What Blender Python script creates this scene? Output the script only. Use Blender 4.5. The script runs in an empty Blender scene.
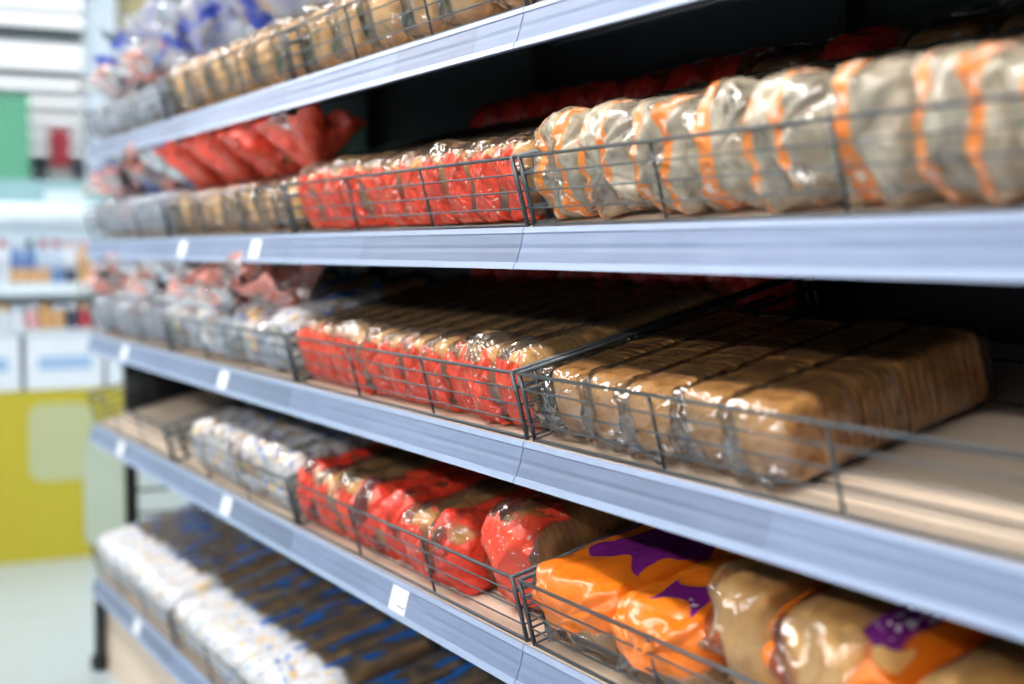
import bpy, math, random
from mathutils import Vector, Matrix, noise

# ------------------------------------------------------------------ scene, camera, world, exposure
sc = bpy.context.scene
COL = sc.collection
sc.view_settings.view_transform = 'Standard'
sc.view_settings.look = 'None'
sc.view_settings.gamma = 1.0
sc.view_settings.use_curve_mapping = False
sc.view_settings.exposure = 0.0
sc.cycles.use_denoising = True
sc.cycles.transparent_max_bounces = 14
sc.cycles.max_bounces = 8
sc.cycles.sample_clamp_indirect = 6.0
sc.cycles.caustics_reflective = False
sc.cycles.caustics_refractive = False

EYE = 1.38
cam_d = bpy.data.cameras.new('camera')
cam = bpy.data.objects.new('camera', cam_d)
COL.objects.link(cam)
cam_d.lens = 50
cam_d.sensor_width = 36
cam_d.clip_start = 0.05
cam.location = (0, 0, EYE)
cam.rotation_euler = (math.radians(90 - 3.7), 0, math.radians(-27.9))
cam_d.dof.use_dof = True
cam_d.dof.focus_distance = 2.04
cam_d.dof.aperture_fstop = 1.8
sc.camera = cam

world = bpy.data.worlds.new('store_ambient')
sc.world = world
world.use_nodes = True
world.node_tree.nodes['Background'].inputs[0].default_value = (0.95, 0.96, 1.0, 1)
world.node_tree.nodes['Background'].inputs[1].default_value = 0.46
TUBE_STRENGTH = 1.8          # far cross rows with diffusers
ADDED_AISLE_STRENGTH = 29.0        # twin tubes added out of view to brighten the shelf fronts

R = random.Random(7)

# ------------------------------------------------------------------ material helpers
class NT:
    def __init__(s, name):
        s.mat = bpy.data.materials.new(name)
        s.mat.use_nodes = True
        s.t = s.mat.node_tree
        s.t.nodes.clear()
        s.out = s.n('ShaderNodeOutputMaterial')
    def n(s, typ, **kw):
        nd = s.t.nodes.new(typ)
        for k, v in kw.items():
            setattr(nd, k, v)
        return nd
    def put(s, sock, v):
        if v is None:
            return
        if isinstance(v, bpy.types.NodeSocket):
            s.t.links.new(v, sock)
        else:
            if sock.type == 'RGBA' and len(v) == 3:
                v = (*v, 1)
            sock.default_value = v
    def m(s, op, a, b=None, c=None, clamp=False):
        nd = s.n('ShaderNodeMath', operation=op, use_clamp=clamp)
        for i, v in enumerate((a, b, c)):
            if v is not None:
                s.put(nd.inputs[i], v)
        return nd.outputs[0]
    def ss(s, x, a, b):                      # smoothstep, a<b rising; a>b falling
        nd = s.n('ShaderNodeMapRange', interpolation_type='SMOOTHSTEP')
        s.put(nd.inputs[0], x)
        if a < b:
            v = (a, b, 0, 1)
        else:
            v = (b, a, 1, 0)
        for i, q in enumerate(v):
            nd.inputs[1 + i].default_value = q
        return nd.outputs[0]
    def obj(s):
        tc = s.n('ShaderNodeTexCoord')
        sep = s.n('ShaderNodeSeparateXYZ')
        s.t.links.new(tc.outputs['Object'], sep.inputs[0])
        return tc.outputs['Object'], sep.outputs[0], sep.outputs[1], sep.outputs[2]
    def noise(s, vec, scale, detail=2, rough=.5, typ='FBM', dist=0.0):
        nd = s.n('ShaderNodeTexNoise', noise_type=typ)
        if typ != 'FBM':
            nd.normalize = True
        s.put(nd.inputs['Vector'], vec)
        nd.inputs['Scale'].default_value = scale
        nd.inputs['Detail'].default_value = detail
        nd.inputs['Roughness'].default_value = rough
        nd.inputs['Distortion'].default_value = dist
        return nd.outputs[0]
    def vor(s, vec, scale):
        wob = s.n('ShaderNodeVectorMath', operation='MULTIPLY_ADD')
        nd = s.n('ShaderNodeTexNoise')
        s.put(nd.inputs['Vector'], vec)
        nd.inputs['Scale'].default_value = scale * .6
        s.put(wob.inputs[0], nd.outputs[1])
        wob.inputs[1].default_value = (.5 / scale,) * 3
        s.put(wob.inputs[2], vec)
        v = s.n('ShaderNodeTexVoronoi')
        s.put(v.inputs['Vector'], wob.outputs[0])
        v.inputs['Scale'].default_value = scale
        return v.outputs[0]
    def scale_vec(s, vec, k):
        nd = s.n('ShaderNodeMapping')
        s.put(nd.inputs[0], vec)
        nd.inputs['Scale'].default_value = k
        return nd.outputs[0]
    def mixc(s, f, a, b):
        nd = s.n('ShaderNodeMix', data_type='RGBA')
        s.put(nd.inputs[0], f)
        s.put(nd.inputs[6], a)
        s.put(nd.inputs[7], b)
        return nd.outputs[2]
    def mixs(s, f, a, b):
        nd = s.n('ShaderNodeMixShader')
        s.put(nd.inputs[0], f)
        s.put(nd.inputs[1], a)
        s.put(nd.inputs[2], b)
        return nd.outputs[0]
    def bump(s, h, strength, dist=0.002):
        nd = s.n('ShaderNodeBump')
        nd.inputs['Strength'].default_value = strength
        nd.inputs['Distance'].default_value = dist
        s.put(nd.inputs['Height'], h)
        return nd.outputs[0]
    def pr(s, color, rough=.5, metal=0, normal=None, spec=None, **kw):
        nd = s.n('ShaderNodeBsdfPrincipled')
        s.put(nd.inputs['Base Color'], color)
        s.put(nd.inputs['Roughness'], rough)
        s.put(nd.inputs['Metallic'], metal)
        if normal is not None:
            s.put(nd.inputs['Normal'], normal)
        if spec is not None:
            s.put(nd.inputs['Specular IOR Level'], spec)
        for k, v in kw.items():
            s.put(nd.inputs[k], v)
        return nd.outputs[0]
    def end(s, sh):
        s.t.links.new(sh, s.out.inputs[0])
        return s.mat

def plain(name, color, rough=.5, metal=0, vary=0.06, vs=8, spec=None, bump=0):
    k = NT(name)
    p, x, y, z = k.obj()
    nz = k.noise(p, vs, 4)
    dark = tuple(c * (1 - 2 * vary) for c in color)
    lite = tuple(min(1, c * (1 + 2 * vary)) for c in color)
    c = k.mixc(nz, dark, lite)
    nrm = k.bump(k.noise(p, vs * 12, 3), bump) if bump else None
    return k.end(k.pr(c, rough, metal, nrm, spec))

def emit(name, color, strength):
    k = NT(name)
    e = k.n('ShaderNodeEmission')
    k.put(e.inputs[0], color)
    e.inputs[1].default_value = strength
    return k.end(e.outputs[0])

def film(name, prints=None, tint=(1, 1, 1), haze=.03, haze_col=(.9, .9, .9), gain=1.0, base=.02,
         rough=.075, bump=.6, bscale=45, aniso=(1, 1, 1)):
    """thin crinkled plastic: clear film with gloss, printed inks where the masks say"""
    k = NT(name)
    p, x, y, z = k.obj()
    info = k.n('ShaderNodeObjectInfo')
    off = k.n('ShaderNodeVectorMath', operation='ADD')
    k.put(off.inputs[0], p)
    rv = k.n('ShaderNodeCombineXYZ')
    for i in range(3):
        k.put(rv.inputs[i], k.m('MULTIPLY', info.outputs['Random'], 3.1 + i))
    k.put(off.inputs[1], rv.outputs[0])
    pv = off.outputs[0]
    pa = k.scale_vec(pv, aniso)
    h = k.m('ADD', k.vor(pa, bscale * .8), k.m('MULTIPLY', k.vor(pa, bscale * 1.9), .35))
    h = k.m('ADD', h, k.m('MULTIPLY', k.noise(pv, bscale * .5, 2), .8))
    nrm = k.bump(h, bump, .006)
    tr = k.n('ShaderNodeBsdfTransparent')
    k.put(tr.inputs[0], tint)
    df = k.n('ShaderNodeBsdfDiffuse')
    k.put(df.inputs[0], haze_col)
    k.put(df.inputs['Normal'], nrm)
    b = k.mixs(haze, tr.outputs[0], df.outputs[0])
    fr = k.n('ShaderNodeFresnel')
    fr.inputs[0].default_value = 1.5
    k.put(fr.inputs[1], nrm)
    gl = k.n('ShaderNodeBsdfGlossy')
    gl.inputs['Roughness'].default_value = rough
    k.put(gl.inputs['Normal'], nrm)
    fac = k.m('MULTIPLY_ADD', fr.outputs[0], gain * .55, base * .5 + .045, clamp=True)
    sh = k.mixs(fac, b, gl.outputs[0])
    for fn in (prints or []):
        color, mask, rg = fn(k, pv, x, y, z)
        ink = k.pr(color, rg, 0, nrm)
        sh = k.mixs(mask, sh, ink)
    return k.end(sh)

# ------------------------------------------------------------------ mesh helpers
class MB:
    def __init__(s):
        s.v, s.f, s.mi = [], [], []
    def box(s, a, b, mi=0):
        (x0, y0, z0), (x1, y1, z1) = a, b
        o = len(s.v)
        s.v += [(x0, y0, z0), (x1, y0, z0), (x1, y1, z0), (x0, y1, z0), (x0, y0, z1), (x1, y0, z1), (x1, y1, z1), (x0, y1, z1)]
        for q in ((0, 3, 2, 1), (4, 5, 6, 7), (0, 1, 5, 4), (1, 2, 6, 5), (2, 3, 7, 6), (3, 0, 4, 7)):
            s.f.append([o + i for i in q])
        return s
    def tube(s, pts, r, n=6):
        pts = [Vector(p) for p in pts]
        o = len(s.v)
        for i, p in enumerate(pts):
            d = (pts[min(i + 1, len(pts) - 1)] - pts[max(i - 1, 0)]).normalized()
            up = Vector((0, 0, 1)) if abs(d.z) < .8 else Vector((0, 1, 0))
            a = d.cross(up).normalized()
            b = d.cross(a)
            for j in range(n):
                t = 2 * math.pi * j / n
                s.v.append(p + a * math.cos(t) * r + b * math.sin(t) * r)
        m = len(pts)
        for i in range(m - 1):
            for j in range(n):
                s.f.append([o + i * n + j, o + i * n + (j + 1) % n, o + (i + 1) * n + (j + 1) % n, o + (i + 1) * n + j])
        s.f.append([o + j for j in range(n)][::-1])
        s.f.append([o + (m - 1) * n + j for j in range(n)])
        return s
    def extrude_y(s, prof, y0, y1):            # closed profile of (x,z)
        o = len(s.v)
        n = len(prof)
        s.v += [(x, y0, z) for x, z in prof] + [(x, y1, z) for x, z in prof]
        for i in range(n):
            s.f.append([o + i, o + (i + 1) % n, o + n + (i + 1) % n, o + n + i])
        s.f.append([o + i for i in range(n)][::-1])
        s.f.append([o + n + i for i in range(n)])
        return s
    def lathe(s, prof, c=(0, 0, 0), n=14):
        o = len(s.v)
        for r, z in prof:
            for j in range(n):
                t = 2 * math.pi * j / n
                s.v.append((c[0] + r * math.cos(t), c[1] + r * math.sin(t), c[2] + z))
        for i in range(len(prof) - 1):
            for j in range(n):
                s.f.append([o + i * n + j, o + i * n + (j + 1) % n, o + (i + 1) * n + (j + 1) % n, o + (i + 1) * n + j])
        s.f.append([o + j for j in range(n)][::-1])
        s.f.append([o + (len(prof) - 1) * n + j for j in range(n)])
        return s
    def mesh(s, name, mat, smooth=False, bevel=0):
        me = bpy.data.meshes.new(name)
        me.from_pydata([tuple(v) for v in s.v], [], s.f)
        me.materials.append(mat)
        import bmesh
        bm = bmesh.new()
        bm.from_mesh(me)
        bmesh.ops.recalc_face_normals(bm, faces=bm.faces)
        if bevel:
            bmesh.ops.bevel(bm, geom=list(bm.edges), offset=bevel, segments=2, affect='EDGES', profile=.5)
        bm.to_mesh(me)
        bm.free()
        if smooth:
            for p in me.polygons:
                p.use_smooth = True
        return me

def add(name, me, parent=None, loc=(0, 0, 0), rot=(0, 0, 0)):
    o = bpy.data.objects.new(name, me)
    COL.objects.link(o)
    o.parent = parent
    o.location = loc
    o.rotation_euler = rot
    return o

def tag(o, label=None, cat=None, group=None, kind=None):
    if label: o['label'] = label
    if cat: o['category'] = cat
    if group: o['group'] = group
    if kind: o['kind'] = kind
    return o

def copy_tree(o, parent=None):
    c = o.copy()
    COL.objects.link(c)
    c.parent = parent
    for ch in o.children:
        copy_tree(ch, c)
    return c

# ------------------------------------------------------------------ materials
M = {}
M['floor'] = plain('vinyl_floor', (.43, .50, .54), .28, vary=.03, vs=3)
M['ceiling'] = plain('ceiling_paint', (.26, .33, .36), .8, vary=.03, vs=1)
M['wall'] = plain('wall_paint', (.70, .76, .80), .7, vary=.03, vs=1)
M['tube'] = emit('tube_glow', (.93, .97, 1.0), TUBE_STRENGTH)
M['housing'] = plain('lamp_housing', (.8, .82, .84), .5)
M['steel_dark'] = plain('dark_steel', (.016, .019, .023), .45, .2, vary=.1, vs=6)
M['panel_dark'] = plain('dark_back_panel', (.010, .014, .019), .55, 0, vary=.12, vs=3)
M['wire'] = plain('grey_wire', (.085, .092, .10), .34, .55, vary=.08, vs=20)
M['grey_metal'] = plain('grey_metal', (.50, .51, .52), .45, .3, vary=.04)

def wood():
    k = NT('light_wood_deck')
    p, x, y, z = k.obj()
    st = k.noise(k.scale_vec(p, (1, .06, 1)), 60, 4, .6)
    c = k.mixc(st, (.62, .45, .33), (.86, .71, .56))
    return k.end(k.pr(c, .45, 0, k.bump(st, .1)))
M['wood'] = wood()

def rail_mat(name, base, lo, hi):
    k = NT(name)
    p, x, y, z = k.obj()
    st = k.noise(k.scale_vec(p, (1, .05, 1)), 150, 3, .6)
    big = k.noise(k.scale_vec(p, (1, .5, 1)), 6, 2)
    c = k.mixc(k.m('MULTIPLY', st, big), lo, hi)
    return k.end(k.pr(c, .42, 0, k.bump(st, .15), spec=.3))
M['rail'] = rail_mat('blue_grey_rail_plastic', None, (.13, .165, .27), (.27, .325, .48))
M['rail_lip'] = plain('pale_rail_lip', (.31, .375, .53), .35, 0, vary=.05, vs=10, spec=.4)
M['insert_a'] = rail_mat('rail_insert_pale', None, (.14, .18, .29), (.31, .37, .54))
M['insert_b'] = rail_mat('rail_insert_mid', None, (.15, .19, .31), (.27, .33, .50))
M['insert_c'] = rail_mat('rail_insert_grey', None, (.12, .15, .235), (.25, .30, .44))
M['paper'] = plain('white_paper', (.86, .87, .90), .6, vary=.01)
M['ink'] = plain('grey_ink', (.35, .36, .42), .6, vary=.02)

def bread(name, lo, mid, hi, slice_p=.0125, slice_amt=.35):
    k = NT(name)
    p, x, y, z = k.obj()
    n1 = k.noise(p, 18, 4, .6)
    c = k.mixc(k.ss(n1, .3, .7), mid, lo)
    if slice_p:
        w = k.m('SINE', k.m('MULTIPLY', k.m('ADD', x, k.m('MULTIPLY', n1, .004)), 2 * math.pi / slice_p))
        c = k.mixc(k.m('MULTIPLY', k.ss(w, .55, 1.0), slice_amt), c, hi)
    return k.end(k.pr(c, .6, 0, k.bump(k.noise(p, 140, 3), .25)))
M['crust'] = bread('brown_crust', (.46, .18, .05), (.66, .30, .09), (.84, .52, .24))
M['crust_gold'] = bread('golden_crust', (.62, .26, .06), (.84, .44, .12), (.92, .62, .30))
M['crust_pale'] = bread('pale_crust', (.50, .28, .12), (.70, .44, .22), (.82, .68, .50))
M['crumb'] = bread('slice_crust', (.56, .22, .045), (.78, .37, .095), (.7, .5, .3), 0)
M['bun'] = bread('bun_crust', (.80, .37, .085), (.95, .55, .19), (.9, .75, .5), 0)

# --- print masks: object coordinates in metres (x from the aisle end backwards, y across, z up)
def red_front(depth=.050, top=.116, w=.094):
    def fn(k, pv, x, y, z):
        n = k.noise(pv, 22, 2)
        xx = k.m('MULTIPLY_ADD', n, .05, x)
        a = k.ss(xx, depth + .034, depth + .022)
        n2 = k.noise(pv, 38, 2, .6)
        zz = k.m('MULTIPLY_ADD', n2, .060, z)
        b = k.ss(zz, top + .026, top + .016)
        e = k.ss(k.m('ABSOLUTE', k.m('MULTIPLY_ADD', n, .012, k.m('SUBTRACT', y, .006))), w * .5 - .008, w * .5 - .013)
        m = k.m('MULTIPLY', k.m('MULTIPLY', k.m('MULTIPLY', a, b), e), .97)
        c = k.mixc(k.noise(pv, 30, 2), (.72, .03, .014), (.88, .10, .04))
        dots = k.ss(k.noise(k.scale_vec(pv, (1, 1, 1.6)), 95, 1), .66, .70)
        c = k.mixc(k.m('MULTIPLY', dots, .7), c, (.95, .72, .60))
        return c, m, .3
    return fn

def ink_all(color, color2, cover, scale=18, rough=.28):
    def fn(k, pv, x, y, z):
        n = k.noise(pv, scale, 2)
        return k.mixc(k.noise(pv, 25, 2), color, color2), k.m('MULTIPLY', k.ss(n, 1 - cover - .06, 1 - cover + .06), .95), rough
    return fn

def orange_stripes(ys, half=.009):
    def fn(k, pv, x, y, z):
        m = None
        wob = k.m('MULTIPLY', k.m('SUBTRACT', k.noise(pv, 9, 1), .5), .007)
        yy = k.m('ADD', y, wob)
        inner = None
        for y0 in ys:
            d = k.m('ABSOLUTE', k.m('SUBTRACT', yy, y0))
            a = k.ss(d, half + .0015, half - .0005)
            i = k.ss(d, half * .5, half * .35)
            m = a if m is None else k.m('MAXIMUM', m, a)
            inner = i if inner is None else k.m('MAXIMUM', inner, i)
        gate = k.ss(k.m('SINE', k.m('MULTIPLY', z, 240)), -.2, .1)
        gate = k.m('MULTIPLY', gate, k.ss(k.m('SINE', k.m('MULTIPLY', z, 61)), -.3, 0))
        c = k.mixc(k.m('MULTIPLY', k.m('MULTIPLY', inner, gate), .8), (.86, .24, .035), (.95, .82, .70))
        return c, k.m('MULTIPLY', k.m('MULTIPLY', m, k.ss(x, .16, .13)), .95), .3
    return fn

def silver_foil():
    def fn(k, pv, x, y, z):
        n = k.noise(pv, 26, 3, .6)
        c = k.mixc(k.ss(n, .35, .65), (.46, .36, .24), (.80, .68, .52))
        return c, k.m('MULTIPLY_ADD', k.ss(k.noise(pv, 17, 2), .35, .65), .45, .28), .14
    return fn

def orange_body(front_clear=True):
    def fn(k, pv, x, y, z):
        n = k.noise(pv, 12, 2)
        c = k.mixc(n, (.80, .14, .005), (.93, .24, .014))
        zz = k.m('MULTIPLY_ADD', k.m('SUBTRACT', n, .5), .05, z)
        m = k.m('MULTIPLY', k.ss(zz, .040, .052), .96) if front_clear else .96
        return c, m, .24
    return fn

def purple_top(x0, x1, y0, y1, zmin=.07, wob=1.0):
    def fn(k, pv, x, y, z):
        xx = k.m('MULTIPLY_ADD', k.m('SINE', k.m('MULTIPLY', y, 60)), .014 * wob, x)
        yy = k.m('MULTIPLY_ADD', k.m('SINE', k.m('MULTIPLY', x, 45)), .012 * wob, y)
        a = k.m('MULTIPLY', k.ss(xx, x0, x0 + .004), k.ss(xx, x1, x1 - .004))
        b = k.m('MULTIPLY', k.ss(yy, y0, y0 + .004), k.ss(yy, y1, y1 - .004))
        m = k.m('MULTIPLY', k.m('MULTIPLY', a, b), k.ss(z, zmin, zmin + .01))
        c = k.mixc(k.noise(pv, 30), (.12, .008, .13), (.24, .025, .25))
        return c, m, .22
    return fn

def white_marks(x0, x1, y0, y1, zmin):
    def fn(k, pv, x, y, z):
        a = k.m('MULTIPLY', k.ss(x, x0, x0 + .003), k.ss(x, x1, x1 - .003))
        b = k.m('MULTIPLY', k.ss(y, y0, y0 + .003), k.ss(y, y1, y1 - .003))
        m = k.m('MULTIPLY', k.m('MULTIPLY', a, b), k.ss(z, zmin, zmin + .01))
        bl = k.ss(k.noise(k.scale_vec(pv, (1, 1.4, .2)), 85, 1), .53, .57)
        return (.88, .82, .90), k.m('MULTIPLY', m, bl), .3
    return fn

def white_blue(w, x_white=.13, cover=.85):
    def fn(k, pv, x, y, z):
        n = k.noise(pv, 16, 2)
        xx = k.m('MULTIPLY_ADD', k.m('SUBTRACT', n, .5), .07, x)
        wht = k.ss(xx, x_white + .01, x_white - .01)
        return k.mixc(k.noise(pv, 30, 2), (.78, .78, .82), (.95, .95, .97)), k.m('MULTIPLY', wht, k.m('MULTIPLY', k.ss(k.noise(pv, 20, 2), .30, .55), cover) if cover < .8 else cover), .25
    def fb(k, pv, x, y, z):
        bl = k.ss(k.noise(k.scale_vec(pv, (.8, 1.6, 1)), 17, 1), .535, .57)
        band = k.m('MULTIPLY', k.ss(x, .10, .12), k.ss(k.m('ABSOLUTE', y), w * .36, w * .30))
        sm = k.m('MULTIPLY', k.ss(k.noise(pv, 60, 1), .62, .66), k.ss(x, .12, .11))
        return (.03, .16, .55), k.m('MULTIPLY', k.m('MAXIMUM', k.m('MULTIPLY', bl, band), k.m('MULTIPLY', sm, .8)), .95), .25
    def ft(k, pv, x, y, z):
        sm = k.m('MULTIPLY', k.ss(k.noise(pv, 34, 1), .60, .66), k.ss(x, .14, .10))
        return (.72, .46, .16), k.m('MULTIPLY', sm, .85), .3
    return [fn, fb, ft]

M['film_clear'] = film('clear_film', haze=.012, bump=1.0, gain=1.3, base=.22, rough=.07, bscale=34)
M['film_clear_white'] = film('clear_film_crumpled', haze=.02, gain=1.3, base=.03, bump=1.0, bscale=26)
M['film_red'] = film('red_printed_film', [red_front()], haze=.03, gain=1.3, base=.12, bump=1.0, bscale=50, aniso=(1, 1.3, .7))
M['film_red_big'] = film('red_printed_film_large', [red_front(.085, .165, .16)], haze=.03, gain=1.3, bump=.75, bscale=42)
M['film_red_small'] = film('red_printed_film_half', [ink_all((.68, .02, .012), (.86, .08, .035), .55, 14)], haze=.03, gain=1.3, bump=.8)
M['film_red_dark'] = film('red_printed_film_full', [ink_all((.55, .015, .01), (.72, .05, .03), .66, 9)], haze=.05, gain=1.3, bump=.6)
M['film_foil_a'] = film('silver_beige_film_two_stripes', [silver_foil(), orange_stripes((-.030, .030), .0065)], haze=.1, haze_col=(.6, .53, .44), gain=1.8, base=.16, rough=.08, bump=1.0, bscale=26)
M['film_foil_b'] = film('silver_beige_film_wide_stripe', [silver_foil(), orange_stripes((.016,), .011)], haze=.1, haze_col=(.6, .53, .44), gain=1.8, base=.16, rough=.08, bump=1.0, bscale=26)
M['film_foil_c'] = film('silver_beige_film_edge_stripe', [silver_foil(), orange_stripes((-.018, .036), .006)], haze=.1, haze_col=(.6, .53, .44), gain=1.8, base=.16, rough=.08, bump=1.0, bscale=26)
M['film_orange_a'] = film('orange_purple_film', [orange_body(), purple_top(.085, .30, -.088, .045), purple_top(.05, .30, .068, .096)], haze=.05, gain=1.8, base=.03, rough=.14, bump=.6, bscale=22)
M['film_orange_b'] = film('orange_film_purple_corner', [orange_body(), purple_top(.045, .105, -.055, .035), white_marks(.05, .07, -.05, -.02, .07)], haze=.05, gain=1.8, base=.03, rough=.14, bump=.6, bscale=22)

def orange_ends(k, pv, x, y, z):
    n = k.noise(pv, 10, 2)
    d = k.m('MULTIPLY_ADD', k.m('SUBTRACT', n, .5), .05, y)
    m = k.m('MAXIMUM', k.ss(d, -.055, -.07), k.ss(d, .062, .072))
    return k.mixc(n, (.80, .14, .005), (.93, .24, .014)), k.m('MULTIPLY', m, .95), .25
M['film_pack'] = film('clear_film_orange_edges', [orange_ends, purple_top(.035, .26, -.088, -.050, .03, .2), white_marks(.05, .16, -.082, -.058, .04)], haze=.015, gain=1.3, base=.03, bump=.9, bscale=22, aniso=(.35, 1.4, 1.4))
M['film_white_blue'] = film('white_blue_printed_film', white_blue(.12), haze=.08, gain=1.8, bump=.6, bscale=32)
M['film_white'] = film('white_printed_film', white_blue(.13, .22, .62), haze=.06, gain=1.8, bump=.8, bscale=30)
M['film_grey'] = film('grey_white_film', [ink_all((.26, .29, .36), (.48, .51, .58), .62, 16), ink_all((.75, .20, .14), (.85, .35, .28), .30, 13), ink_all((.03, .07, .45), (.05, .12, .6), .16, 12)], haze=.22, gain=2.0, bump=.9)
M['film_tan'] = film('clear_tan_film', [ink_all((.80, .78, .74), (.92, .9, .86), .16, 14)], haze=.05, gain=1.6, base=.04, bump=1.0, bscale=30)
M['neck_red'] = film('red_neck_film', [ink_all((.78, .05, .03), (.88, .14, .08), .70, 10)], tint=(1, .72, .66), haze=.30, haze_col=(.90, .40, .34), gain=1.8, base=.14, bump=1.0, bscale=26)
M['neck_pink'] = film('pink_neck_film', [ink_all((.84, .28, .22), (.90, .45, .38), .45, 12)], tint=(1, .88, .86), haze=.35, haze_col=(.95, .80, .78), gain=1.8, base=.14, bump=1.0, bscale=26)
M['neck_blue'] = film('white_blue_neck_film', [ink_all((.02, .06, .55), (.03, .10, .70), .42, 9)], haze=.42, haze_col=(.88, .90, .96), gain=1.8, base=.14, bump=1.0, bscale=26)
M['neck_clear'] = film('clear_neck_film', haze=.25, gain=2.4, base=.08, bump=.9, bscale=28)
M['tie'] = plain('tie_plastic', (.85, .86, .9), .4)

# ------------------------------------------------------------------ floor, ceiling, walls
def structure(name, mb, mat):
    o = add(name, mb.mesh(name, mat))
    o['kind'] = 'structure'
    return o
structure('floor', MB().box((-12, -8, -.05), (14, 40, 0)), M['floor'])
CEIL = 3.5
structure('ceiling', MB().box((-12, -8, CEIL + .1), (14, 40, CEIL + .2)), M['ceiling'])
structure('wall_back', MB().box((-12, 40, 0), (14, 40.2, CEIL + .2)), M['wall'])

# continuous lines of ceiling tubes running across the shop
ORD = ['first', 'second', 'third', 'fourth', 'fifth', 'sixth', 'seventh', 'eighth', 'ninth', 'tenth', 'eleventh', 'twelfth',
       'thirteenth', 'fourteenth', 'fifteenth', 'sixteenth', 'seventeenth', 'eighteenth', 'nineteenth', 'twentieth']
ROWS = [12.5, 13.5, 15.5, 16.65, 18.7, 20.9, 23.6, 26.8, 31.0]
hm = MB().box((-10, -.05, .0), (10, .05, .07)).mesh('housing', M['housing'])
tm = MB().extrude_y([(.046 * math.cos(a), .046 * math.sin(a)) for a in [2 * math.pi * i / 10 for i in range(10)]], -10, 10).mesh('tube', M['tube'], True)
for i, yy in enumerate(ROWS):
    e = add('ceiling_light', None, loc=(0, yy, CEIL))
    tag(e, 'long white ceiling tube light, ' + ORD[i] + ' row counted from the camera', 'light', 'ceiling tube rows')
    add('housing', hm, e, (0, 0, .02))
    add('tube', tm, e, (0, 0, -.045), (0, 0, math.radians(90)))

M['tube_added'] = emit('added_aisle_glow', (1.0, .975, .94), ADDED_AISLE_STRENGTH)  # lengthwise tubes are added, unseen, to throw more light on the shelf fronts
ah = MB().box((-.14, -7, 0), (.14, 7, .06)).mesh('housing', M['housing'])
at = MB().extrude_y([(.055 * math.cos(a), .055 * math.sin(a)) for a in [2 * math.pi * i / 10 for i in range(10)]], -7, 7).mesh('tube', M['tube_added'], True)
for xx, nm in ((-.35, 'above the bread aisle'), (-3.4, 'above the neighbouring aisle'), (3.6, 'above the aisle behind the bread shelves')):
    e = add('added_aisle_light', None, loc=(xx, 3.4, CEIL))
    tag(e, 'added unseen twin tube light running lengthwise ' + nm, 'light', 'added aisle lights')
    add('housing', ah, e, (0, 0, .03))
    add('tube', at, e, (-.075, 0, -.035))
    add('tube', at, e, (.075, 0, -.035))

# ------------------------------------------------------------------ gondola
DX = 0.96
TILT = math.radians(15)
Y0, BAY = 0.768, 0.9855
BAYS = [Y0 + BAY * i for i in range(-1, 5)]          # index 0 is beyond the right edge of the frame
YEND = BAYS[-1]
SH = [EYE + h for h in (.335, .031, -.270, -.562, -1.062)]
DEEP = 0.555
SHELF = ['top shelf', 'second shelf', 'third shelf', 'fourth shelf', 'bottom shelf']
BAYN = ['bay behind the right edge', 'nearest bay', 'second bay', 'third bay', 'farthest bay']

GX = DX + .575
g = add('gondola_frame', None, loc=(GX, (BAYS[0] + YEND) / 2, 0))
tag(g, 'dark steel gondola back with uprights carrying all the bread shelves', 'shelving')
for b in range(5):
    add('back_panel', MB().box((.0, -.485, .05), (.02, .485, 2.25)).mesh('back_panel', M['panel_dark']), g, (0, BAYS[b] + BAY / 2 - g.location.y, 0))
um = MB().box((-.03, -.02, 0), (0, .02, 2.3))
slot = MB()
for q in range(60):
    slot.box((-.0315, -.005, .12 + q * .035), (-.03, .005, .135 + q * .035))
ume, slm = um.mesh('upright', M['steel_dark']), slot.mesh('upright_slots', M['panel_dark'])
for yb in BAYS:
    u = add('upright', ume, g, (0, min(yb, YEND - .02) - g.location.y, 0))
    tag(add('slot_row', slm, u), kind='stuff')
# end frame seen at the far end
ef = add('end_frame', None, loc=(DX + .3, YEND + .03, 0))
tag(ef, 'dark end frame of posts and bars at the far end of the shelving', 'frame')
for xx in (1.075, 1.30):
    pm = MB().box((-.018, -.018, .0), (.018, .018, 1.10)).mesh('end_post', M['steel_dark'], bevel=.002)
    add('end_post', pm, ef, (xx - ef.location.x, 0, 0))
barm = MB().tube([(-.2, 0, 0), (.26, 0, 0)], .005).mesh('end_bar', M['steel_dark'])
for zz in (.42, .50, .58, .66, .74):
    add('end_bar', barm, ef, (0, 0, zz))
add('end_panel', MB().box((-.17, -.008, .84), (.26, .008, 1.24)).mesh('end_panel', M['panel_dark']), ef)
km = MB().box((.02, -.488, .0), (.04, .488, .255)).mesh('kick_plate', M['wood'])
for b in range(5):
    tag(add('kick_plate', km, None, (DX, BAYS[b] + BAY / 2, 0)), 'wooden kick plate under the bottom shelf, ' + BAYN[b], 'kick plate', 'kick plates')
eb = add('base_end_cap', None, loc=(DX + .28, YEND + .006, 0))
tag(eb, 'grey end cap with dark corner guard at the base of the shelving', 'end cap')
add('end_panel', MB().box((-.285, .0, .02), (.06, .004, .27)).mesh('end_panel', M['grey_metal']), eb)
add('foot', MB().box((-.31, -.004, 0), (.06, .006, .05)).mesh('foot', M['steel_dark'], bevel=.001), eb)
add('corner_guard', MB().box((-.298, -.03, .0), (-.272, .005, .25)).mesh('corner_guard', M['steel_dark'], bevel=.004), eb)

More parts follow.
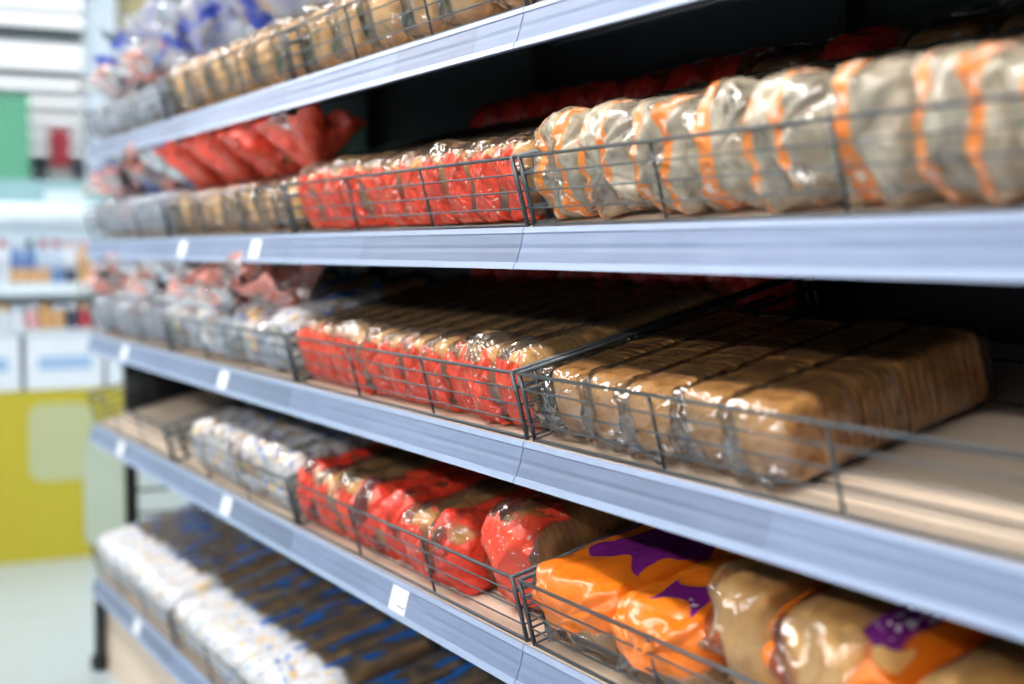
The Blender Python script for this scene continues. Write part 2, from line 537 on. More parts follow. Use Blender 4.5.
# shelves: deck + wooden front edge + price rail with inserts
half = BAY / 2 - .0012
deck_me = MB().box((.004, -half, -.022), (DEEP, half, 0)).mesh('deck', M['wood'])
under_me = MB().box((.02, -half + .01, -.040), (DEEP, half - .01, -.0225)).mesh('deck_underside', M['panel_dark'])
edge_me = MB().box((-.005, -half, -.012), (.0035, half, .0005)).mesh('front_edge', M['wood'])
# rail profile in its own frame: x outward is negative, z down from the top edge
LEAN = math.radians(15)
RH = .056
def rp(d, z):                                      # d outward, z (0..-RH) leaning outward at the bottom
    return (-d - math.tan(LEAN) * (-z), z)
body_prof = [rp(-.004, .000), rp(.004, .002), rp(.004, -.007), rp(.0005, -.008), rp(.0005, -.047), rp(.005, -.048), rp(.006, -.056), rp(-.004, -.056)]
body_me = MB().extrude_y(body_prof, -half, half).mesh('price_rail', M['rail'])
lipt = MB().extrude_y([rp(.0042, .002), rp(.0062, .001), rp(.0062, -.006), rp(.0042, -.0075)], -half, half).mesh('rail_lip', M['rail_lip'])
lipb = MB().extrude_y([rp(.0052, -.047), rp(.0075, -.048), rp(.0080, -.0565), rp(.0062, -.057)], -half, half).mesh('rail_lip', M['rail_lip'])

def insert_mesh(a, b, mat):
    return MB().extrude_y([rp(.0008, -.0072), rp(.0040, -.0072), rp(.0046, -.022), rp(.0036, -.028), rp(.0046, -.034), rp(.0048, -.0475), rp(.0008, -.0475)], a, b).mesh('rail_insert', mat)

def frame(s, y):
    return Matrix.Translation((DX, y, SH[s])) @ Matrix.Rotation(-TILT, 4, 'Y')

for s in range(5):
    for b in range(5):
        yc = BAYS[b] + BAY / 2
        e = add('store_shelf', None)
        e.matrix_world = frame(s, yc)
        if b == 4: rr = 'farthest bay, ending at the aisle end'
        else: rr = BAYN[b]
        tag(e, 'slanted wooden shelf with blue-grey price rail, %s, %s' % (SHELF[s], rr), 'shelf', 'slanted bread shelves')
        add('deck', deck_me, e)
        add('deck_underside', under_me, e)
        add('front_edge', edge_me, e)
        rb = add('price_rail', body_me, e, (-.007, 0, .001), (0, TILT, 0))
        add('rail_lip', lipt, rb)
        add('rail_lip', lipb, rb)
        cuts = [-half] + sorted(R.uniform(-half + .08, half - .08) for _ in range(2)) + [half]
        for q in range(3):
            add('rail_insert', insert_mesh(cuts[q] + .0002, cuts[q + 1] - .0002, M['insert_' + R.choice('aaac')]), rb)

# price tags standing in the rails
tag_me = MB().extrude_y([rp(.0050, -.008), rp(.0058, -.008), rp(.0058, -.026), rp(.0058, -.047), rp(.0050, -.047)], -.033, .033).mesh('price_tag', M['paper'])
def price_tag(s, y, label, marks=False):
    o = add('price_tag', tag_me)
    o.matrix_world = frame(s, y) @ Matrix.Translation((-.007, 0, .001)) @ Matrix.Rotation(TILT, 4, 'Y')
    tag(o, label, 'price tag', 'price tags')
    if marks:
        ring = MB()
        pts = []
        for i in range(9):
            a = .7 + i * .6
            yy, zz = -.018 + .0055 * math.cos(a), -.026 + .0048 * math.sin(a)
            pts.append((rp(.0064, zz)[0], yy, zz))
        ring.tube(pts, .0007, 5)
        add('printed_mark', ring.mesh('printed_mark', M['ink']), o)
        for j, (ya, yb) in enumerate(((-.030, -.023), (-.021, -.014), (-.012, -.006), (-.004, .003))):
            zz = -.037
            x_ = rp(.0058, zz)[0]
            add('printed_mark', MB().box((x_ - .0005, ya, zz - .0022), (x_ + .0005, yb, zz + .0022)).mesh('printed_mark', M['ink']), o)
price_tag(3, 2.185, 'white price tag with grey print on the fourth shelf rail', True)
price_tag(3, 3.19, 'white price tag on fourth shelf rail under the white wrapped loaves')
price_tag(3, 4.27, 'white price tag on fourth shelf rail under the empty basket')
price_tag(2, 3.20, 'white price tag on third shelf rail, left one of two')
price_tag(1, 2.95, 'white price tag on second shelf rail, nearer one of two')
price_tag(1, 3.54, 'white price tag on second shelf rail, farther one of two')
price_tag(4, 4.10, 'white price tag on the bottom shelf rail')
price_tag(2, 4.20, 'white price tag on third shelf rail under the pink topped bags')

# ------------------------------------------------------------------ wire baskets
BH, BW = .100, BAY - .022
LV = [.003, .027, .0515, .076, BH]
hw = BW / 2
BD = .535
def basket_proto():
    e = add('wire_basket', None)
    w, W = M['wire'], {}
    def part(name, me, loc=(0, 0, 0)):
        return add(name, me, e, loc)
    top = MB().tube([(0, -hw, 0), (0, hw, 0)], .0027, 8).mesh('top_rail', w, True)
    thin = MB().tube([(0, -hw, 0), (0, hw, 0)], .0014, 6).mesh('front_wire', w, True)
    part('top_rail', top, (0, 0, LV[4]))
    for z in LV[1:4]:
        part('front_wire', thin, (0, 0, z))
    part('bottom_rail', MB().tube([(0, -hw, 0), (0, hw, 0)], .0027, 8).mesh('bottom_rail', w, True), (0, 0, LV[0]))
    rod = MB().tube([(0, 0, LV[0]), (0, 0, BH)], .0024, 6).mesh('upright_rod', w, True)
    thick = MB().tube([(0, 0, LV[0] - .002), (0, 0, BH + .002)], .0034, 8).mesh('corner_rod', w, True)
    for y in (-hw, hw):
        part('corner_rod', thick, (0, y, 0))
    for y in (-hw / 3, hw / 3):
        part('upright_rod', rod, (.003, y, 0))
    st = MB().tube([(0, 0, 0), (BD, 0, 0)], .0034, 8).mesh('side_rail', w, True)
    sw = MB().tube([(0, 0, 0), (BD, 0, 0)], .0017, 6).mesh('side_wire', w, True)
    for y in (-hw, hw):
        part('side_rail', st, (0, y, BH))
        part('side_rail', st, (0, y * .985, LV[3]))
        for z in LV[:3]:
            part('side_wire', sw, (0, y, z))
        for x in (.035, .20, .38, BD):
            part('side_rod', thick, (x, y, 0))
    back = part('back_rail', top, (BD, 0, LV[4]))
    for x in (.06, .2, .34, .48):
        part('floor_wire', thin, (x, 0, .0022))
    return e
bproto = basket_proto()
first = True
for s in range(5):
    for b in range(1, 5):
        e = bproto if first else copy_tree(bproto)
        first = False
        e.matrix_world = frame(s, BAYS[b] + BAY / 2) @ Matrix.Translation((.000, 0, .001))
        tag(e, 'dark wire basket on the %s, %s' % (SHELF[s], ['', 'nearest the camera', 'second from the camera', 'third from the camera', 'farthest from the camera'][b]),
            'basket', 'wire bread baskets')

# ------------------------------------------------------------------ bread and bag meshes
def nz(p, f, seed):
    return noise.noise(Vector((p[0] * f + seed * 7.3, p[1] * f + seed * 3.1, p[2] * f - seed * 5.7)))
def ridge(p, f, seed):
    return 1 - 2 * abs(nz(p, f, seed))

def pod(name, mat, L, W, H, seed, e=.55, dome=.05, amp=.004, freq=22, pleat=.0, grow=0.0, ns=40, nt=44, slices=0, crown=.0, back=None, fold=0.0, peak=0.0, crum=0.0):
    """closed rounded body lying along +x from its front at x=0, standing on z=0"""
    mb = MB()
    dome_b = back if back is not None else dome
    xs = []
    for i in range(ns + 1):
        q = i / ns
        xs.append(L * (.5 - .5 * math.cos(math.pi * q)) * .55 + L * q * .45)
    rows = []
    for i, x in enumerate(xs):
        r = 1.0
        if x < dome: r = max(0.0, 1 - (1 - x / dome) ** 2.6) ** (1 / 2.6)
        if L - x < dome_b: r = min(r, max(0.0, 1 - (1 - (L - x) / dome_b) ** 2.6) ** (1 / 2.6))
        r = max(r, .02)
        endw = math.exp(-x / .05) + .6 * math.exp(-(L - x) / .06)
        row = []
        for j in range(nt):
            t = 2 * math.pi * j / nt
            c, s_ = math.cos(t), math.sin(t)
            yy = math.copysign(abs(c) ** e, c)
            zz = math.copysign(abs(s_) ** e, s_)
            cw = 1 + crown * max(0, zz) * (1 - .5 * max(0, zz))
            sl = 1.0
            if slices: sl = 1 - .035 * (0.5 + .5 * math.cos(2 * math.pi * x / slices)) ** 6
            p = Vector((x, W / 2 * yy * r * cw * sl, H / 2 * zz * r * sl))
            n = Vector((-.0 if r > .9 else (-1 if x < L / 2 else 1) * (1 - r), yy * .8, zz * .8))
            n = n.normalized() if n.length > 1e-5 else Vector((-1, 0, 0))
            a = amp * (.45 + 1.3 * endw)
            d = grow + a * (.65 * ridge(p, freq, seed) + .5 * nz(p, freq * .45, seed + 3) + .25 * ridge(p, freq * 2.3, seed + 5))
            if crum:
                vd = noise.voronoi(Vector((p.x * freq * 1.3 + seed, p.y * freq * 1.3 + 2.7 * seed, p.z * freq * 1.3)))[0]
                d += crum * (.5 + .9 * endw) * (vd[1] - vd[0] - .35)
            if pleat and x < dome * 1.6:
                d += pleat * math.sin(9 * t + 3 * nz(p, 14, seed)) * min(1, r * 1.3) * (1 - x / (dome * 1.6))
            p = p + n * d
            if fold and x < dome * 1.3:
                p.x -= fold * max(0, ridge((0, p.y, p.z), 17, seed + 2)) * (1 - x / (dome * 1.3))
            if peak and zz > 0:
                p.z += peak * zz * math.exp(-((x - .035) / .028) ** 2) * math.exp(-((p.y - .012 * math.sin(seed)) / (W * .36)) ** 2)
            p.z = max(p.z + H / 2, .0 if grow else .0015)
            row.append(len(mb.v))
            mb.v.append(p)
        rows.append(row)
    for i in range(ns):
        for j in range(nt):
            mb.f.append([rows[i][j], rows[i][(j + 1) % nt], rows[i + 1][(j + 1) % nt], rows[i + 1][j]])
    mb.f.append(rows[0][::-1])
    mb.f.append(rows[-1])
    me = mb.mesh(name, mat, True)
    return me

def ruffle(name, mat, h, r0, r1, seed, nt=64, ns=20, lean=(0, 0)):
    """gathered neck of a bag: a flaring crumpled collar that stands on its base point"""
    mb = MB()
    rows = []
    for i in range(ns + 1):
        q = i / ns
        row = []
        for j in range(nt):
            t = 2 * math.pi * j / nt
            base = r0 + (r1 - r0) * q ** .8
            wob = 1 + .55 * q * math.sin(5 * t + seed) * .6 + .45 * q * nz((math.cos(t), math.sin(t), q), 1.7, seed)
            hh = h * q * (1 + .35 * q * nz((math.cos(t) * 1.2, math.sin(t) * 1.2, 0), 1.4, seed + 9))
            p = Vector((base * wob * math.cos(t) + lean[0] * q, base * wob * math.sin(t) + lean[1] * q, hh))
            p += Vector((math.cos(t), math.sin(t), .5)) * q * (.016 * ridge(p, 26, seed + 1) + .012 * ridge(p, 55, seed + 4))
            row.append(len(mb.v))
            mb.v.append(p)
        rows.append(row)
    for i in range(ns):
        for j in range(nt):
            mb.f.append([rows[i][j], rows[i][(j + 1) % nt], rows[i + 1][(j + 1) % nt], rows[i + 1][j]])
    return mb.mesh(name, mat, True)

def sheet(name, mat, w, h, seed, n=12):
    """crumpled flap of film, standing up from its lower edge"""
    mb = MB()
    for i in range(n + 1):
        for j in range(n + 1):
            a, b = i / n, j / n
            p = Vector((0, (a - .5) * w * (1 - .35 * b), b * h))
            p.x += .022 * nz(p, 24, seed) + .012 * ridge(p, 40, seed + 4) * (.3 + b) + .02 * b * b
            p.z += .012 * nz((a * 2, 0, 0), 2.2, seed + 2) * b
            mb.v.append(p)
    for i in range(n):
        for j in range(n):
            o = i * (n + 1) + j
            mb.f.append([o, o + 1, o + n + 2, o + n + 1])
    return mb.mesh(name, mat, True)

class Kind:
    """one kind of wrapped bread: a few mesh variants, each a list of (part name, mesh, offset, rotation)"""
    def __init__(s, name, cat, variants):
        s.name, s.cat, s.variants = name, cat, variants

def put(kind, s, y, label, group, x=.022, z=.004, rz=0.0, ry=0.0, rx=0.0, sc_=(1, 1, 1), v=None):
    var = kind.variants[R.randrange(len(kind.variants)) if v is None else v % len(kind.variants)]
    e = add(kind.name, None)
    e.matrix_world = frame(s, y) @ Matrix.Translation((x, 0, z)) @ Matrix.Rotation(rz, 4, 'Z') @ Matrix.Rotation(ry, 4, 'Y') @ Matrix.Rotation(rx, 4, 'X') @ Matrix.Diagonal((*sc_, 1))
    tag(e, label, kind.cat, group)
    made = {}
    for name, me, loc, rot, par in var:
        o = add(name, me, made.get(par, e), loc, rot)
        made[name] = o
    return e

def V(*parts):
    out = []
    for p in parts:
        name, me = p[0], p[1]
        loc = p[2] if len(p) > 2 else (0, 0, 0)
        rot = p[3] if len(p) > 3 else (0, 0, 0)
        par = p[4] if len(p) > 4 else None
        out.append((name, me, loc, rot, par))
    return out

def loaf_kind(name, cat, L, W, H, fm, bm, n=3, seed=0, e=.5, amp=.004, pleat=.004, fold=.012, dome=.045, neck=None, flap=None, freq=24, bread_front=.02, bread_h=.94, slices=.0125, peak=0.0, crum=.004, res=(56, 60)):
    vs = []
    for i in range(n):
        sd = seed + i * 11
        lf = pod('loaf', bm, L - bread_front - .02, W * .93, H * bread_h, sd, .5, .03, .0015, 30, slices=slices, ns=60 if slices else 36, nt=32, crown=.04)
        wr = pod('wrapper', fm, L, W, H, sd + 1, e, dome, amp, freq, pleat, .0015, fold=fold, peak=peak * (.6 + .4 * (i % 2)), crum=crum, ns=res[0], nt=res[1])
        ps = [('loaf', lf, (bread_front, 0, .001)), ('wrapper', wr)]
        if flap:
            ps.append(('bag_flap', sheet('bag_flap', flap, W * .8, .045, sd + 2), (.012, 0, H * .90), (0, math.radians(62), 0)))
        if neck:
            m_, nh, r1, nx = neck
            tr = math.radians(R.uniform(-25, 12))
            ps.append(('bag_neck', ruffle('bag_neck', m_, nh, .013, r1, sd + 3), (nx, 0, H * .94), (R.uniform(-.25, .25), tr, 0)))
            ps.append(('bag_tie', MB().lathe([(.013, -.004), (.016, -.003), (.016, .003), (.013, .004)], n=12).mesh('bag_tie', M['tie'], True), (nx, 0, H * .955)))
        vs.append(V(*ps))
    return Kind(name, cat, vs)

RED = loaf_kind('bread_bag', 'bread bag', .40, .090, .116, M['film_red'], M['crust_gold'], 5, 1, crum=.006, peak=.008, amp=.0045, bread_front=.007, dome=.028, e=.40)
RED_FLAP = loaf_kind('bread_bag', 'bread bag', .40, .090, .116, M['film_red'], M['crust_gold'], 3, 60, peak=.022, amp=.005, bread_front=.008, dome=.028, e=.40)
RED_BIG = loaf_kind('bread_bag', 'bread bag', .40, .15, .150, M['film_red_big'], M['crust_gold'], 1, 90, peak=.03, amp=.006, fold=.02)
RED_HALF = loaf_kind('bread_bag', 'bread bag', .38, .10, .116, M['film_red_small'], M['crust_gold'], 3, 120, amp=.005, peak=.02)
RED_BACK = loaf_kind('bread_bag', 'bread bag', .12, .10, .150, M['film_red_dark'], M['crust'], 2, 150, amp=.007, res=(30, 36))
FOIL = []
for ii, (fm, sd) in enumerate((('film_foil_a', 200), ('film_foil_b', 230), ('film_foil_c', 260))):
    FOIL.append(loaf_kind('bun_pack', 'bun pack', .30, .122, .132, M[fm], M['crust_pale'], 2, sd, e=.46, amp=.006, pleat=.005, fold=.020, dome=.035, freq=20, bread_front=.05, bread_h=.80, slices=0, crum=.014, peak=.014))
TAN = loaf_kind('bread_bag', 'bread bag', .38, .135, .125, M['film_tan'], M['crust_gold'], 3, 300, amp=.006, fold=.014, crum=.008, bread_front=.012)
CLEARPACK = loaf_kind('bun_pack', 'bun pack', .11, .14, .14, M['film_clear_white'], M['crust_pale'], 2, 330, amp=.006, res=(30, 40), slices=0)
DIM = loaf_kind('bread_bag', 'bread bag', .16, .15, .150, M['film_clear_white'], M['crust'], 2, 345, amp=.008, crum=.012, res=(36, 44), slices=0)
WHITE = loaf_kind('bread_bag', 'bread bag', .37, .118, .130, M['film_white_blue'], M['crust_gold'], 3, 360, amp=.004, slices=0, res=(36, 40))
WHITE_S4 = loaf_kind('bread_bag', 'bread bag', .37, .126, .132, M['film_white'], M['crust_gold'], 3, 390, amp=.006, crum=.008, res=(36, 40))
NECK_RED = loaf_kind('bread_bag', 'bread bag', .36, .118, .105, M['film_tan'], M['crust_gold'], 3, 420, amp=.006, neck=(M['neck_red'], .115, .080, .09), res=(36, 40))
NECK_PINK = loaf_kind('bread_bag', 'bread bag', .36, .118, .105, M['film_grey'], M['crust_pale'], 3, 450, amp=.006, neck=(M['neck_pink'], .115, .080, .08), res=(36, 40))
NECK_BLUE = loaf_kind('bread_bag', 'bread bag', .36, .118, .105, M['film_grey'], M['crust_pale'], 3, 480, amp=.006, neck=(M['neck_blue'], .115, .075, .12), res=(36, 40))
NECK_BLUE_BIG = loaf_kind('bread_bag', 'bread bag', .30, .15, .16, M['film_grey'], M['crust_pale'], 3, 510, amp=.009, neck=(M['neck_blue'], .20, .10, .08), res=(36, 40))

# sliced loaf in clear film: every slice is a piece of its own
def slice_mesh(seed):
    mb = MB()
    W, H, th = .115, .098, .0122
    prof = []
    n = 26
    for j in range(n):
        t = 2 * math.pi * j / n
        c, s_ = math.cos(t), math.sin(t)
        yy = math.copysign(abs(c) ** .40, c) * W / 2 * (1 + .03 * max(0, s_))
        zz = math.copysign(abs(s_) ** .45, s_) * H / 2 + H / 2
        k = 1 + .02 * nz((c, s_, 0), 2, seed)
        prof.append((yy * k, zz))
    rows = []
    for x, q in ((0, .93), (.0015, .985), (.004, 1.0), (th - .004, 1.0), (th - .0015, .985), (th, .93)):
        row = []
        for y, z in prof:
            row.append(len(mb.v))
            mb.v.append((x, y * q, (z - H / 2) * q + H / 2))
        rows.append(row)
    for i in range(5):
        for j in range(n):
            mb.f.append([rows[i][j], rows[i][(j + 1) % n], rows[i + 1][(j + 1) % n], rows[i + 1][j]])
    mb.f.append(rows[0]); mb.f.append(rows[-1])
    return mb.mesh('bread_slice', M['crumb'], True)
SL = [slice_mesh(i) for i in range(3)]
CL = []
for i in range(3):
    ps = []
    heel = pod('heel', M['crumb'], .05, .117, .097, 700 + i, .38, .020, .001, 30, back=.004, ns=16, nt=28)
    ps.append(('heel', heel, (.016, 0, .001)))
    x_ = .066
    for q in range(20):
        ps.append(('bread_slice', SL[(q + i) % 3], (x_, R.uniform(-.0015, .0015), .0005 + R.uniform(0, .002)), (0, 0, R.uniform(-.01, .01))))
        x_ += .0136
    ps.append(('wrapper', pod('wrapper', M['film_clear'], .365, .1175, .102, 720 + i * 7, .40, .026, .003, 26, .004, .002, fold=.016, crum=.006, ns=60, nt=64)))
    ps.append(('bag_end', sheet('bag_end', M['film_clear_white'], .09, .05, 740 + i), (.004, 0, .012), (0, math.radians(-62), 0)))
    CL.append(V(*ps))
CLEAR = Kind('sliced_loaf', 'loaf', CL)

ORA = loaf_kind('bread_bag', 'bread bag', .40, .20, .113, M['film_orange_a'], M['bun'], 1, 800, e=.42, amp=.005, pleat=.004, fold=.012, dome=.05, freq=14, bread_h=.93, bread_front=.016, slices=.024, crum=.016, res=(70, 80))
ORB = loaf_kind('bread_bag', 'bread bag', .38, .185, .108, M['film_orange_b'], M['bun'], 1, 830, e=.42, amp=.006, pleat=.005, fold=.014, dome=.05, freq=14, bread_h=.93, bread_front=.016, slices=.024, crum=.018, res=(70, 80))
PITA = loaf_kind('bun_pack', 'bun pack', .30, .115, .165, M['film_clear_white'], M['bun'], 1, 860, e=.6, amp=.010, pleat=.008, fold=.02, dome=.08, freq=15, bread_h=.93, bread_front=.014, slices=0, crum=.009)
PACK = loaf_kind('bread_bag', 'bread bag', .42, .20, .15, M['film_pack'], M['bun'], 2, 890, e=.75, amp=.006, pleat=.006, fold=.015, dome=.09, freq=16, bread_h=.95, bread_front=.015, slices=0, crum=.006)

def nth(i, n):
    return 'leftmost' if i == 0 else ('rightmost' if i == n - 1 else ORD[i] + ' from left')
BK = ['', 'nearest basket', 'second basket', 'third basket', 'farthest basket']

def row(kinds, s, ys, what, b, group, x=.013, **kw):
    """bags listed from the left of the picture (far) to the right (near)"""
    ys = sorted(ys, reverse=True)
    for i, y in enumerate(ys):
        k = kinds[i % len(kinds)] if isinstance(kinds, list) else kinds
        put(k, s, y, '%s, %s, %s, %s' % (what, nth(i, len(ys)), BK[b], SHELF[s]), group,
            x + R.uniform(-.002, .010), rz=math.radians(R.uniform(-2.5, 2.5)), **kw)

def spread(b, n, w, off=.0, mg=.016):
    a, c = BAYS[b] + mg + w / 2, BAYS[b + 1] - mg - w / 2
    return [a + (c - a) * (i + off) / (n - 1) for i in range(n)]

# second shelf
row([RED, RED, RED_FLAP, RED, RED, RED, RED, RED_FLAP, RED, RED, RED], 1, spread(2, 11, .09), 'red loaf bag with brown top', 2, 'red bags on the second shelf')
row([FOIL[0], FOIL[2], FOIL[0], FOIL[1], FOIL[2], FOIL[1], FOIL[0], FOIL[1]], 1, spread(1, 8, .10), 'silver-beige bun pack with orange stripes', 1, 'striped packs on the second shelf', x=.018)
row(NECK_RED, 1, spread(3, 7, .13), 'tan loaf bag with red gathered top', 3, 'red topped bags on the second shelf')
row([NECK_BLUE, NECK_BLUE, NECK_PINK], 1, spread(4, 7, .13), 'grey loaf bag with gathered film top', 4, 'gathered bags on the second shelf')
row(RED_BACK, 1, spread(2, 8, .11), 'dim red bag standing at the back', 2, 'back row bags on the second shelf', x=.415)
row([DIM, RED_BACK, DIM], 1, spread(1, 6, .14), 'dim bag standing behind striped packs', 1, 'back row bags on the second shelf', x=.365)
# third shelf
row([RED, RED, RED, RED_FLAP, RED, RED, RED, RED, RED, RED_FLAP, RED], 2, spread(2, 11, .09), 'red loaf bag with brown top', 2, 'red bags on the third shelf')
row(CLEAR, 2, [1.683 - .1075 * i for i in range(5)], 'clear wrapped brown sliced loaf', 1, 'sliced loaves on the third shelf', x=.012, sc_=(.93, .935, .95))
row([WHITE_S4, NECK_PINK], 2, spread(3, 7, .13), 'white and tan loaf bag with pink film', 3, 'pink topped bags on the third shelf')
row([NECK_BLUE, NECK_PINK], 2, spread(4, 7, .13), 'grey loaf bag with pale gathered top', 4, 'gathered bags on the third shelf')
row(RED_BACK, 2, spread(2, 8, .11), 'dim red bag at the back behind brown tops', 2, 'back row bags on the third shelf', x=.415)
row(CLEARPACK, 2, [1.12, .95], 'dim clear pack at the back behind sliced loaves', 1, 'back row packs on the third shelf', x=.41)
# fourth shelf
row([RED_HALF, RED, RED_FLAP, RED_HALF, RED_HALF, RED, RED_HALF], 3, [2.68, 2.58, 2.48, 2.375, 2.26, 2.15, 2.04], 'red and clear loaf bag', 2, 'red bags on the fourth shelf')
put(RED_BIG, 3, 1.86, 'largest red bread bag, beside the orange bags on the fourth shelf', 'red bags on the fourth shelf', .042, rz=.04)
row(WHITE_S4, 3, [2.82 + .128 * i for i in range(6)], 'white film loaf bag', 3, 'white bags on the fourth shelf')
put(ORA, 3, 1.648, 'orange bread bag with large purple patch on the fourth shelf', 'orange bags', .014, rz=.02, v=0)
put(ORB, 3, 1.458, 'orange bread bag with small purple corner on the fourth shelf', 'orange bags', .014, rz=-.02, v=0)
put(PITA, 3, 1.315, 'clear bun pack between the orange bags on the fourth shelf', 'bun packs on the fourth shelf', .05, rz=.12, v=0)
put(PACK, 3, 1.148, 'clear bread bag with orange edges and purple band, fourth shelf', 'clear orange bags', .03, z=.02, rz=-.03, v=0)
put(PACK, 3, .935, 'clear bread bag cut by the lower right corner', 'clear orange bags', .03, z=.0, rz=.03, v=1)
# bottom shelf
row(WHITE, 4, spread(4, 8, .118, mg=.026), 'white loaf bag with blue print', 4, 'white bags on the bottom shelf')
row(WHITE, 4, spread(3, 8, .118, mg=.026), 'white loaf bag with blue print', 3, 'white bags on the bottom shelf')
row(WHITE, 4, spread(2, 8, .118, mg=.026), 'white loaf bag with blue print', 2, 'white bags on the bottom shelf')
# top shelf
row(TAN, 0, spread(2, 6, .15), 'clear wrapped golden loaf', 2, 'golden loaves on the top shelf')
row(TAN, 0, spread(1, 6, .15), 'clear wrapped golden loaf', 1, 'golden loaves on the top shelf')
row(TAN, 0, spread(3, 6, .15), 'clear wrapped golden loaf', 3, 'golden loaves on the top shelf')
row([NECK_BLUE, NECK_BLUE, NECK_PINK], 0, spread(4, 7, .13), 'grey loaf bag with pale film top', 4, 'gathered bags on the top shelf')
row(NECK_BLUE_BIG, 0, spread(4, 5, .18), 'tall white bag with blue top behind', 4, 'tall blue topped bags', x=.20)
row(NECK_BLUE_BIG, 0, spread(3, 5, .18), 'tall white bag with blue top behind', 3, 'tall blue topped bags', x=.20)

# ------------------------------------------------------------------ background
BY = 6.5
M['yellow'] = plain('yellow_board', (.48, .41, .025), .5, vary=.03)
M['yellow_pale'] = plain('pale_print', (.46, .49, .27), .5, vary=.02)
M['yellow_pale2'] = plain('paler_print', (.46, .53, .42), .5, vary=.02)
e = add('display_bin', None, loc=(1.2, BY, 0))
tag(e, 'yellow display board base of the cross-aisle stand at far left', 'display')
add('front_board', MB().box((-1.0, 0, .0), (.30, .04, .76)).mesh('front_board', M['yellow']), e)
add('body', MB().box((-1.0, .045, .0), (.30, .75, .75)).mesh('body', M['yellow']), e)
def rrect(x0, x1, z0, z1, r, y0, y1, mat, name):
    prof = []
    for cx, cz, a0 in ((x1 - r, z1 - r, 0), (x0 + r, z1 - r, 90), (x0 + r, z0 + r, 180), (x1 - r, z0 + r, 270)):
        for q in range(5):
            a = math.radians(a0 + q * 22.5)
            prof.append((cx + r * math.cos(a), cz + r * math.sin(a)))
    return MB().extrude_y(prof, y0, y1).mesh(name, mat)
add('printed_patch', rrect(-.17, .11, .355, .70, .06, -.003, -.0005, M['yellow_pale'], 'printed_patch'), e)
add('printed_patch', rrect(.065, .28, .04, .52, .06, -.005, -.0032, M['yellow_pale2'], 'printed_patch'), e)
M['carton'] = plain('white_carton', (.74, .80, .88), .5, vary=.02)
M['carton_blue'] = plain('pale_blue_print', (.32, .48, .72), .5, vary=.03)
for i, (xa, xb) in enumerate(((.30, .66), (.675, 1.005), (1.03, 1.36), (1.38, 1.74))):
    o = add('carton', MB().box((xa, BY + .005, .762), (xb, BY + .42, 1.005)).mesh('carton', M['carton'], bevel=.006))
    tag(o, 'white carton with pale blue print, %s above the yellow board' % nth(i, 4), 'carton', 'white cartons')
    add('print_band', MB().box((xa + .05, BY + .003, .85), (xb - .05, BY + .0045, .91)).mesh('print_band', M['carton_blue']), o)
stand = add('cross_aisle_stand', None, loc=(1.2, BY, 0))
tag(stand, 'pale blue-white cross-aisle stand with two shelves and canopy', 'shelving')
M['stand'] = plain('stand_white', (.72, .82, .90), .4, vary=.02)
M['teal'] = plain('teal_fascia', (.28, .46, .50), .5, vary=.03)
add('shelf', MB().box((-1.0, .0, 1.012), (.9, .5, 1.03)).mesh('shelf', M['stand']), stand)
add('shelf', MB().box((-1.0, -.02, 1.18), (.9, .5, 1.235)).mesh('shelf', M['stand'], bevel=.004), stand)
add('canopy', MB().extrude_y([(math.cos(a) * .12 - .0, math.sin(a) * .065) for a in [2 * math.pi * i / 16 for i in range(16)]], -1.0, .9).mesh('canopy', M['stand'], True), stand, (-.05, .08, 1.525), (0, 0, math.radians(-90)))
add('fascia', MB().box((-1.0, .10, 1.55), (.9, .16, 1.69)).mesh('fascia', M['teal']), stand)
add('back_board', MB().box((-1.0, .5, 0.77), (.9, .53, 1.62)).mesh('back_board', M['stand']), stand)
sg = MB()
add('fascia_lettering', MB().box((-.06, .094, 1.60), (.12, .0985, 1.645)).mesh('fascia_lettering', M['stand']), stand)

cols = {'white': (.80, .84, .90), 'blue': (.14, .26, .55), 'tan': (.72, .42, .18), 'red': (.50, .05, .07), 'pink': (.75, .40, .42), 'dark': (.05, .06, .10), 'pale': (.60, .70, .85)}
JM = {k: plain('jar_' + k, v, .35, vary=.04) for k, v in cols.items()}
jar_body = {k: MB().lathe([(.022, 0), (.027, .004), (.027, .06), (.0272, .062)], n=14).mesh('lower_label', JM[k], True) for k in cols}
jar_up = {k: MB().lathe([(.027, .062), (.027, .12), (.020, .145), (.013, .155)], n=14).mesh('body', JM[k], True) for k in cols}
jar_cap = {k: MB().lathe([(.0155, .155), (.0165, .158), (.0165, .185), (.014, .19)], n=12).mesh('cap', JM[k], True) for k in cols}
up = ['white', 'white', 'blue', 'pale', 'white', 'white', 'pale', 'tan', 'white', 'blue']
lo = ['tan', 'dark', 'tan', 'blue', 'tan', 'tan', 'white', 'pink', 'blue', 'tan']
cp = ['red', 'red', 'pink', 'dark', 'pink', 'red', 'white', 'pink']
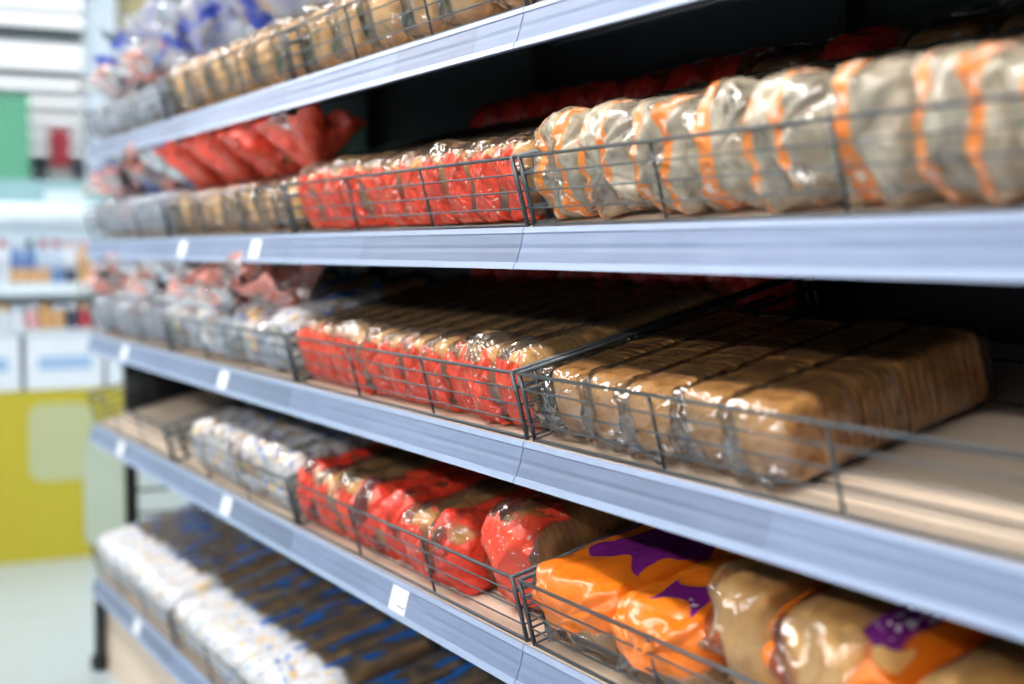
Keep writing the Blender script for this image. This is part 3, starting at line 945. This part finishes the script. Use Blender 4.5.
for i in range(20):
    X = .66 + i * .0575
    e = add('bottle', None, loc=(X, BY + .05, 1.2355))
    a, b_, c_ = up[(i * 7) % 10], lo[(i * 3 + 1) % 10], cp[(i * 5) % 8]
    tag(e, '%s bottle with %s base and %s cap, %s on upper cross-aisle shelf' % (a, b_, c_, nth(i, 20)), 'bottle', 'bottles on the cross-aisle stand')
    add('body', jar_up[a], e); add('lower_label', jar_body[b_], e); add('cap', jar_cap[c_], e)
jl_body = {k: MB().lathe([(.022, 0), (.026, .004), (.026, .075), (.022, .085)], n=14).mesh('body', JM[k], True) for k in cols}
jl_cap = {k: MB().lathe([(.0235, .085), (.0245, .088), (.0245, .108), (.022, .111)], n=12).mesh('lid', JM[k], True) for k in cols}
lc = ['pink', 'white', 'dark', 'blue', 'tan', 'pink', 'white', 'red', 'pale', 'tan', 'blue', 'pink']
for i in range(20):
    X = .66 + i * .0575
    e = add('jar', None, loc=(X, BY + .05, 1.0305))
    a, b_ = lc[(i * 5) % 12], ('pale', 'white', 'tan')[i % 3]
    tag(e, '%s jar with %s lid, %s on lower cross-aisle shelf' % (a, b_, nth(i, 20)), 'jar', 'jars on the cross-aisle stand')
    add('body', jl_body[a], e); add('lid', jl_cap[b_], e)

# far fixtures
M['green'] = plain('green_board', (.10, .36, .23), .5, vary=.03)
o = add('green_board', MB().box((-3.0, 10, 0), (1.64, 10.25, 2.42)).mesh('green_board', M['green'], bevel=.01))
tag(o, 'tall green board at the left edge below the ceiling lights', 'board')
M['redsign'] = plain('red_sign', (.45, .03, .06), .5)
sgn = add('hanging_sign', None, loc=(2.02, 11, 2.0))
tag(sgn, 'small dark red sign right of the green board', 'sign')
add('panel', MB().box((-.07, 0, 0), (.07, .04, .28)).mesh('panel', M['redsign'], bevel=.004), sgn)
add('frame', MB().box((-.08, .042, -2.0), (.08, .06, .30)).mesh('frame', M['grey_metal']), sgn)
M['column'] = plain('pale_column', (.62, .72, .84), .6, vary=.02)
o = add('column', MB().box((2.05, 10.0, 0), (2.22, 10.3, CEIL + .1)).mesh('column', M['column'], bevel=.01))
tag(o, 'pale blue-grey column beyond the far end of the shelves', 'column')
M['olive'] = plain('olive_panel', (.42, .36, .20), .6, vary=.03)
o = add('wall_panel', MB().box((2.42, 10.6, 0), (2.75, 10.9, CEIL + .1)).mesh('wall_panel', M['olive'], bevel=.01))
tag(o, 'olive tan panel to the right of the pale column', 'panel')
